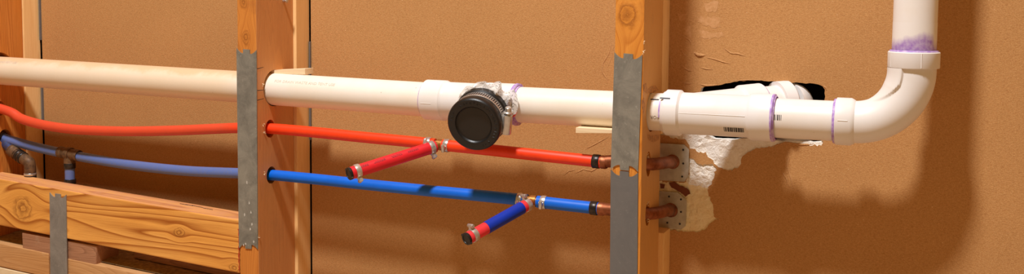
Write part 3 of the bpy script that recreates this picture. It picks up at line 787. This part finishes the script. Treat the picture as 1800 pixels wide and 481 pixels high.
for i in range(NA + 1):
    u_ = i / NA; dg = -80 + 205 * u_; an = math.radians(dg) * side; row = []
    pk = lambda c0, w0: max(0, 1 - abs(dg - c0) / w0)
    up_ = 0.006 * pk(6, 26) + 0.015 * pk(31, 13) + 0.011 * pk(54, 15) + 0.007 * pk(78, 20) + 0.004 * pk(-30, 34) + 0.002
    for j in range(NS + 1):
        v_ = j / NS
        r_ = 0.0305 + v_ * (0.0065 + up_) + 0.0028 * math.sin(v_ * 3.14) * noise.noise((dg * 0.11, v_ * 4, 1.7))
        s2 = (bL - 0.036) - 0.008 * v_ + 0.006 * noise.noise((dg * 0.07, v_ * 2.0, 7.7)) + 0.002 * v_ * math.sin(dg * 0.23)
        row.append(bm.verts.new(capP(s2, an + 0.05 * v_ * noise.noise((dg * .1, 2, v_ * 3)), r_)))
    grid.append(row)
for i in range(NA):
    for j in range(NS):
        f = bm.faces.new((grid[i][j], grid[i + 1][j], grid[i + 1][j + 1], grid[i][j + 1]))
        for lp, (a, b) in zip(f.loops, ((i, j), (i + 1, j), (i + 1, j + 1), (i, j + 1))): lp[uvl].uv = (a / NA * 3, b / NS)
obj('film', bm, M['plastic'], bag)
bm = B()
q = [PY(x, y, -0.088) for x, y in ((885, 207), (893, 201), (903, 198), (908, 197), (904, 204), (893, 210), (887, 212))]
a_prism(bm, q, (0.001, 0.0006, 0)); t = NT('red_film'); t.fin(sr(250, 104, 100), 0.3); obj('red_tab', bm, t.m, bag)
bm = B(); uvl = bm.loops.layers.uv.new('UVMap')     # a loose tongue of film reaching the far hub
tong = [[PY(x, y, Y) for x, y, Y in row] for row in (((893, 160, -.085), (893, 190, -.089), (888, 206, -.095)), ((903, 156, -.083), (902, 182, -.092), (897, 203, -.092)), ((909, 166, -.086), (911, 188, -.089), (907, 200, -.090)))]
tv = [[bm.verts.new(p) for p in row] for row in tong]
for i in range(2):
    for j in range(2):
        f = bm.faces.new((tv[i][j], tv[i + 1][j], tv[i + 1][j + 1], tv[i][j + 1]))
        for lp, (a, b) in zip(f.loops, ((i, j), (i + 1, j), (i + 1, j + 1), (i, j + 1))): lp[uvl].uv = (a * .3, b * .4)
obj('film', bm, M['plastic'], bag)

# ------------------------------------------------------------------ water lines
HRx = 0.0080
def clamp(parent, p, axis, r=HRx, ear_deg=60, wd=0.0036, name='pinch_clamp', ear='screw'):
    d, x, y = frame(axis); p = Vector(p)
    bm = B(); a_lathe(bm, [(-wd, r + 0.0001), (-wd, r + 0.0009), (-wd * .3, r + 0.0013), (wd * .3, r + 0.0013), (wd, r + 0.0009), (wd, r + 0.0001)], p, d, 32)
    o = obj(name, bm, M['steel'], parent, smooth=True)
    a = math.radians(ear_deg); rad = x * math.cos(a) + y * math.sin(a); tg = d.cross(rad)
    q = p + rad * (r + 0.0008); bm = B()
    a_hexa(bm, [q + tg * s + d * u for s, u in ((-.0028, -wd * .8), (.0028, -wd * .8), (.0028, wd * .8), (-.0028, wd * .8))], [q + rad * .0034 + tg * s + d * u for s, u in ((-.0020, -wd * .7), (.0020, -wd * .7), (.0020, wd * .7), (-.0020, wd * .7))], 0.0005)
    a_lathe(bm, [(-0.0052, 0), (-0.0052, 0.0022), (-0.0045, 0.0026), (0.0045, 0.0026), (0.0052, 0.0022), (0.0052, 0)], q + rad * 0.0042, tg, 14)
    e = obj('clamp_ear', bm, M['steel'], o, smooth=True)
    return o
def crimp(parent, p, axis, r=HRx, wd=0.0048, mat='blackring'):
    bm = B(); a_lathe(bm, [(-wd, r), (-wd, r + 0.0009), (-wd + 0.0006, r + 0.0013), (wd - 0.0006, r + 0.0013), (wd, r + 0.0009), (wd, r)], p, axis, 32)
    return obj('crimp_ring', bm, M[mat], parent, smooth=True)
def hose(parent, pts, mat, r=HRx, n=8, name='hose', cap_=True):
    return obj(name, a_tube(B(), spline(pts, n), r, 24, cap_), M[mat], parent, smooth=True)
def cap_plug(parent, p, axis, r=HRx):
    bm = B(); d, x, y = frame(axis)
    a_lathe(bm, [(0.0, r * 0.97), (0.001, r * 1.03), (0.0035, r * 1.03), (0.0042, r * 0.95), (0.0042, r * 0.75), (0.0034, r * 0.7), (0.0034, 0)], p, axis, 28)
    for a in (math.radians(60), math.radians(240)):
        rad = x * math.cos(a) + y * math.sin(a); tg = d.cross(rad); q = Vector(p) + d * 0.001 + rad * r * 0.95
        a_hexa(bm, [q + tg * s + d * u for s, u in ((-.0016, 0), (.0016, 0), (.0016, .003), (-.0016, .003))], [q + rad * .0022 + tg * s + d * u for s, u in ((-.001, 0.0004), (.001, 0.0004), (.001, .0026), (-.001, .0026))])
    return obj('end_plug', bm, M['plug'], parent, smooth=True)
def tee_body(parent, c, ax, br, mat='brass', L=0.010, r=0.0062, bl=0.012):
    bm = B(); a_lathe(bm, [(-L, 0), (-L, r), (L, r), (L, 0)], c, ax, 24); a_lathe(bm, [(0, r), (bl, r), (bl, 0)], c, br, 24)
    a_lathe(bm, [(-0.004, r), (-0.004, r + .0016), (0.004, r + .0016), (0.004, r)], c, ax, 24)
    return obj('tee_fitting', bm, M[mat], parent, smooth=True)

# red line
YR = -0.066
red = thing('red_water_line', 'red plastic water line sagging through the studs to a copper bend', 'water pipe', tuple(PY(600, 237, YR)))
rc = PY(774, 254.2, YR)                             # tee centre
left = [Vector((-4.1, YR, 0.37)), Vector((-2.6, YR, 0.375)), Vector((-1.9, YR, 0.378)), Vector((-1.62, YR, 0.374)), PY(5, 192, YR), PY(38, 208.5, YR), PY(75, 219, YR), PY(120, 226, YR), PY(165, 229, YR), PY(230, 230.5, YR), PY(310, 229, YR), PY(380, 226, YR), PY(420, 224.6, YR), PY(471, 225.5, YR), PY(540, 231, YR), PY(640, 241, YR), PY(720, 248.5, YR), PY(765, 253.3, YR)]
hose(red, left, 'red', n=6)
rdir = (PY(756, 252.5, YR) - PY(640, 241, YR)).normalized()
rend = PY(1046, 283, YR); rd2 = (rend - PY(900, 267, YR)).normalized()
hose(red, [PY(778.5, 254.8, YR), PY(850, 262.0, YR), PY(940, 271.8, YR), rend + rd2 * 0.010], 'red', n=8)
clamp(red, PY(754, 252.2, YR), rdir, ear_deg=75 * 1); clamp(red, PY(786, 255.6, YR), rd2, ear_deg=100)
crimp(red, rend + rd2 * 0.002, rd2)
# stub towards the room
rs1 = PY(617, 304, -0.176); sd = (rs1 - rc).normalized()
tee_body(red, rc, rdir, sd, bl=0.012)
st = hose(red, [rc + sd * 0.0085, rc + sd * 0.06, rs1], 'red2', r=0.0084, n=4, name='stub_hose')
st['label'] = 'short red hose stub pointing into the room'
cap_plug(st, rs1, sd, 0.0084)
clamp(st, rc + sd * 0.0150, sd, 0.0084, ear_deg=205); clamp(st, rs1 - sd * 0.009, sd, 0.0084, ear_deg=205)
bm = B(); L_ = (rs1 - rc).length
for k in range(4):
    s0 = L_ * (0.27 + 0.185 * k)
    for a0, a1 in ((36, 44), (48, 56)):
        s_ = s0
        for j in range(6):
            wd = rnd.uniform(0.0012, 0.003); cyl_patch(bm, rc, sd, 0.0084, s_, s_ + wd, math.radians(a0 + rnd.uniform(0, 2)), math.radians(a1 - rnd.uniform(0, 2)), 1); s_ += wd + 0.0007
obj('faint_print', bm, M['inkred'], st)

# blue line
YB = -0.063
blue = thing('blue_water_line', 'blue plastic water line sagging through the stud to a copper bend', 'water pipe', tuple(PY(600, 319, YB)))
bc = PY(938, 353, YB)
YBL = -0.046
left = [Vector((-4.1, YBL, 0.35)), Vector((-2.6, YBL, 0.36)), Vector((-1.9, YBL, 0.37)), PY(-150, 160, YBL), PY(-60, 208, YBL), PY(0, 239, YBL), PY(30, 249.5, YBL), PY(60, 257.5, YBL), PY(95, 265.5, YBL), PY(122, 271, YBL), PY(155, 277.5, YBL), PY(205, 286, -.048), PY(265, 294, -.052), PY(335, 300.5, -.056), PY(415, 304, -.061), PY(474, 307, YB), PY(540, 313, YB), PY(640, 323.5, YB), PY(750, 334.5, YB), PY(850, 344, YB), PY(927, 351.6, YB)]
hose(blue, left, 'blue', n=6)
bdir = (PY(912, 350, YB) - PY(750, 334.5, YB)).normalized()
bend = PY(1042, 365, YB); bd2 = (bend - PY(960, 356, YB)).normalized()
hose(blue, [PY(944.5, 353.9, YB), PY(990, 359.3, YB), bend + bd2 * 0.010], 'blue')
clamp(blue, PY(915, 350.4, YB), bdir, ear_deg=110); clamp(blue, PY(956, 355.5, YB), bd2, ear_deg=95)
crimp(blue, bend + bd2 * 0.002, bd2)
bs1 = PY(823, 418, -0.165); sd = (bs1 - bc).normalized(); L_ = (bs1 - bc).length
tee_body(blue, bc, bdir, sd, bl=0.012)
st = hose(blue, [bc + sd * 0.0085, bc + sd * 0.05, bs1], 'pink', r=0.0080, n=4, name='stub_hose')
st['label'] = 'short hose stub, red ends with blue sleeve'
hose(st, [bc + sd * 0.0225, bc + sd * 0.05, bc + sd * (L_ * 0.74)], 'blue2', r=0.0084, n=3, name='blue_sleeve')
cap_plug(st, bs1, sd, 0.0080)
clamp(st, bc + sd * 0.0130, sd, 0.0080, ear_deg=10); clamp(st, bs1 - sd * 0.009, sd, 0.0080, ear_deg=5)
# first tee on the blue line, dropping behind the board
bt = PY(122, 270, YBL); bx = (PY(155, 277.5, YBL) - PY(95, 265.5, YBL)).normalized(); dn = Vector((0.0, 0, -1))
tb = tee_body(blue, bt, bx, dn, 'bronze', L=0.016, r=0.0092, bl=0.016); tb['label'] = 'grimy bronze tee'
crimp(blue, bt - bx * 0.0175, bx, 0.0084, 0.0045, 'bronze'); crimp(blue, bt + bx * 0.0175, bx, 0.0084, 0.0045, 'bronze')
hose(blue, [bt + dn * 0.014, bt + dn * 0.05, bt + dn * 0.12], 'blue', n=2, name='drop_hose')
crimp(blue, bt + dn * 0.020, dn, 0.0082, 0.0045); crimp(blue, bt + dn * 0.047, dn, 0.0082, 0.0042)
# second branch at the picture edge, elbowing down behind the board
e0, e1, e2 = PY(0, 240, YBL), PY(22, 265, YBL - 0.006), PY(50, 284, YBL - 0.008)
crimp(blue, PY(3, 240, YBL), PY(30, 249.5, YBL) - PY(0, 239, YBL), 0.0084, 0.004, 'bronze')
ed = (e2 - e1).normalized()
hose(blue, [e0, e0.lerp(e1, .6), e1], 'navy', r=0.0085, n=4, name='branch_hose')
hose(blue, [e1 - ed * .004, e1 + ed * 0.012], 'bronze', r=0.0105, name='branch_coupling')
for k in (0.0, 0.018, 0.026): crimp(blue, e1 + ed * k, ed, 0.0094, 0.003, 'blackring' if k else 'bronze')
hose(blue, [e1 + ed * 0.01, e2 - ed * 0.004, e2 + Vector((0.002, 0, -0.002)), e2 + Vector((0.0035, 0, -0.012)), e2 + Vector((0.0035, 0, -0.020))], 'bronze', r=0.0094, n=5, name='branch_elbow')
crimp(blue, e2 + Vector((0.0035, 0, -0.021)), dn, 0.0088, 0.002, 'steel'); crimp(blue, e2 + Vector((0.0035, 0, -0.027)), dn, 0.0086, 0.004)
hose(blue, [e2 + Vector((0.0035, 0, -0.018)), e2 + Vector((0.0035, 0, -0.05)), e2 + Vector((0.0035, 0, -0.10))], 'blue2', n=2, name='drop_hose')

# copper bends with wall flanges
def copper(rend_, rdir_, pR, plate_px, hole_px, end_px, label, pR_px):
    c_ = thing('copper_bend', label, 'copper pipe', tuple(PY(*end_px, WY - 0.002)), 'copper bends behind the orange stud')
    pe = PY(*end_px, WY - 0.003)
    a0 = rend_ + rdir_ * 0.008
    ex, ey = end_px
    pts = spline([a0, Vector((RXl, pR.y, pR.z + 0.0012)), Vector((RXr - 0.010, pR.y, pR.z)), PY(ex - 36, ey + (pR_px - ey) * 0.85, -0.052), PY(ex - 20, ey + (pR_px - ey) * 0.55, -0.028), PY(ex - 8, ey + 0.8, -0.002), pe], 8)
    obj('copper_tube', a_tube(B(), pts, 0.0080, 24), M['copper'], c_, smooth=True)
    bm = B(); a_lathe(bm, [(0.0, 0.0080), (0.0, 0.0088), (0.006, 0.0088), (0.008, 0.0076)], a0 + rdir_ * 0.001, rdir_, 24); obj('collar', bm, M['copper'], c_, smooth=True)
    fl = obj('flange_plate', a_prism(B(), [PY(x, y, WY - 0.0032) for x, y in plate_px], (0, 0.0014, 0)), M['flange'], c_)
    for x, y in hole_px:
        q = PY(x, y, WY - 0.0034); bm = B(); a_lathe(bm, [(0, 0), (0, 0.0014), (-.0002, 0.0014)], q, (0, 1, 0), 12); obj('nail_hole', bm, M['void'], fl)
    bm = B(); a_lathe(bm, [(0, 0.0072), (0, 0.0100), (0.003, 0.0088), (0.004, 0.0078)], pe + Vector((0, -0.0003, 0)), (0, -1, 0), 24); obj('escutcheon', bm, M['copper'], fl, smooth=True)
    return c_
copper(rend, rd2, redR, [(1152, 251), (1202, 254), (1211, 263), (1210, 308), (1203, 319), (1152, 316)], [(1201, 287), (1201, 263), (1199, 310)], (1182, 284), 'upper copper bend entering a square grey wall flange', 289)
copper(bend, bd2, blueR, [(1152, 335), (1191, 338), (1207, 352), (1205, 397), (1197, 403), (1152, 399)], [(1197, 372), (1197, 350), (1176, 345), (1195, 393), (1173, 391)], (1179, 369), 'lower copper bend entering a chamfered grey wall flange', 376)

# ------------------------------------------------------------------ shims
a = AX(-0.9); zt0 = a.z + PR
fr = [PY(471, 131, -0.052), PY(539, 132.5, -0.052), PY(539, 122.5, -0.052), PY(471, 124, -0.052)]
x0, x1 = LXr - 0.02, fr[1].x
sh = B(); a_hexa(sh, [(x0, -.056, zt0 - .0005), (x1, -.056, zt0 + .0002), (x1, -.056, zt0 + .0090), (x0, -.056, zt0 + .0035)], [(x0, -.034, zt0 - .0005), (x1, -.034, zt0 + .0002), (x1, -.034, zt0 + .0090), (x0, -.034, zt0 + .0035)], 0.0003)
tag(obj('wood_shim', sh, M['shim']), 'pale wooden shim wedged on top of the drain pipe', 'shim')
x0 = PY(1012, 229, -0.086).x; x1 = RXl + 0.02; zb0 = PY(1012, 224, -0.086).z; zb1 = PY(1074, 230, -0.086).z; z2 = PY(1012, 233.5, -0.086).z
sh = B(); a_hexa(sh, [(x0, -.086, z2), (x1, -.086, zb1 - .0016), (x1, -.086, zb1 + .0016), (x0, -.086, zb0)], [(x0, -.062, z2), (x1, -.062, zb1 - .0016), (x1, -.062, zb1 + .0016), (x0, -.062, zb0)], 0.0003)
tag(obj('wood_shim', sh, M['shim']), 'pale wooden shim under the drain pipe beside the orange stud', 'shim')

# ------------------------------------------------------------------ timbers in the near corner bay
def plank(name, px_front, y0, th, mat, parent=None, bev=0.002, nseg=0):
    fr_ = [PY(x, y, y0) for x, y in px_front]
    return a_hexa(B(), fr_, [p + Vector((0, th, 0)) for p in fr_], bev)
brd = thing('blocking_board', 'knotty orange fir board nailed between the studs below the blue hose', 'board', tuple(PY(200, 430, -0.08)))
XB = LXl - 0.0006
a_ = [PY(-60, 304, FY), PY(-60, 384, FY), PY(413, 479, FY), PY(418, 386, FY)]
a_[2].x = a_[3].x = XB; a_[0].x = a_[1].x = FXr + 0.0006 if FXr < a_[0].x else a_[0].x
bm = a_hexa(B(), a_, [p + Vector((0, 0.044, 0)) for p in a_], 0.0022)
obj('timber', bm, M['board'], brd)
bm = B(); xx = XB - 0.0004
z0_, z1_ = a_[2].z + .002, a_[3].z - .002
pts = [(xx - .002 * rnd.random() - .0006, FY - 0.0003, z0_ + (z1_ - z0_) * k / 16 * .85) for k in range(17)]
for p, q in zip(pts, pts[1:]): bm.faces.new([bm.verts.new(v) for v in (p, q, (xx, FY - 0.0003, q[2]), (xx, FY - 0.0003, p[2]))])
obj('red_paint_edge', bm, M['redpaint'], brd)
nail_plate(brd, [(87, 338), (116, 342), (118.5, 540), (89, 534)], 'galv3', label='grey nail plate hanging down from the board')
# pencil scribble on its top edge
bm = B()
for k in range(5):
    xq = -1.03 - 0.012 * k + rnd.uniform(-.004, .004); zz = a_[0].z + (a_[3].z - a_[0].z) * (xq - a_[0].x) / (a_[3].x - a_[0].x) + 0.0003
    a_tube(bm, [(xq - .008, -.07 + .004 * rnd.random(), zz + .0004), (xq + .008, -.072 + .004 * rnd.random(), zz - .0004)], 0.0005, 5)
obj('pencil_mark', bm, M['pencil'], brd)
# weathered offcut standing on the sill
blk = B(); f_ = [PY(x, y, -0.096) for x, y in ((38, 408), (40, 444), (168, 469), (170, 432))]; b_ = [p + Vector((0.0, 0.05, 0)) for p in f_]
b_[2].x += 0.0; b_[3].x -= 0.0
a_hexa(blk, f_, b_, 0.0022); tag(obj('wood_offcut', blk, M['oldwood']), 'dark weathered wood offcut wedged under the fir board', 'wood block')
# sills: two lengths butted together, a lower course, and a rail behind
def zs(x): p, q = PY(0, 428, -0.1), PY(255, 481.5, -0.1); return p.z + (q.z - p.z) * (x - p.x) / (q.x - p.x)
jx = PY(84.5, 465, -0.1).x
def sill(x0, x1, dz, h, y0, y1, mat, label, name='sill_plank'):
    o = tag(obj(name, a_hexa(B(), [(x0, y0, zs(x0) + dz - h), (x1, y0, zs(x1) + dz - h), (x1, y0, zs(x1) + dz), (x0, y0, zs(x0) + dz)], [(x0, y1, zs(x0) + dz - h), (x1, y1, zs(x1) + dz - h), (x1, y1, zs(x1) + dz), (x0, y1, zs(x0) + dz)], 0.0015), M[mat]), label, 'plank', 'sill planks')
    return o
xl = FXr + 0.001; xr = LXl - 0.001
sill(xl, jx - 0.0012, -0.0005, 0.040, -0.0975, -0.010, 'sillwood', 'short pale sill plank under the dark offcut, smeared with white')
sill(jx + 0.0012, xr, -0.0025, 0.040, -0.097, -0.010, 'sillwood', 'long pale sill plank covered in sawdust under the fir board')
sill(xl, xr, -0.042, 0.028, -0.098, -0.010, 'shim', 'lowest pale plank beneath the two sill planks')
# sawdust lying on the sills
bm = B(); NX, NY = 60, 10; g = []
for i in range(NX + 1):
    row = []
    for j in range(NY + 1):
        x = xl + 0.004 + (xr - xl - 0.008) * i / NX; y = -0.085 + 0.09 * j / NY
        e = min(1, j / 2, (NY - j) / 2); row.append(bm.verts.new((x, y, zs(x) - 0.0004 + e * (0.002 + 0.003 * max(0, noise.noise((x * 45, y * 60, 2)))))))
    g.append(row)
for i in range(NX):
    for j in range(NY): bm.faces.new((g[i][j], g[i + 1][j], g[i + 1][j + 1], g[i][j + 1]))
o = obj('sawdust', bm, M['dust'], smooth='all', kind='stuff'); tag(o, 'brown sawdust lying on the sill planks', 'sawdust')
# rail behind, its top edge catching light
f_ = [PY(236, 444, -0.05), PY(236, 478, -0.05), PY(421, 514, -0.05), PY(421, 482, -0.05)]
f_[2].x = f_[3].x = LXl - 0.001
f_[1].z = max(f_[1].z, zs(f_[1].x) + 0.003); f_[2].z = max(f_[2].z, zs(f_[2].x) + 0.003)
tag(obj('back_rail', a_hexa(B(), f_, [p + Vector((0, 0.016, 0)) for p in f_], 0.0012), M['oldwood']), 'weathered rail seen in the gap under the fir board', 'rail')
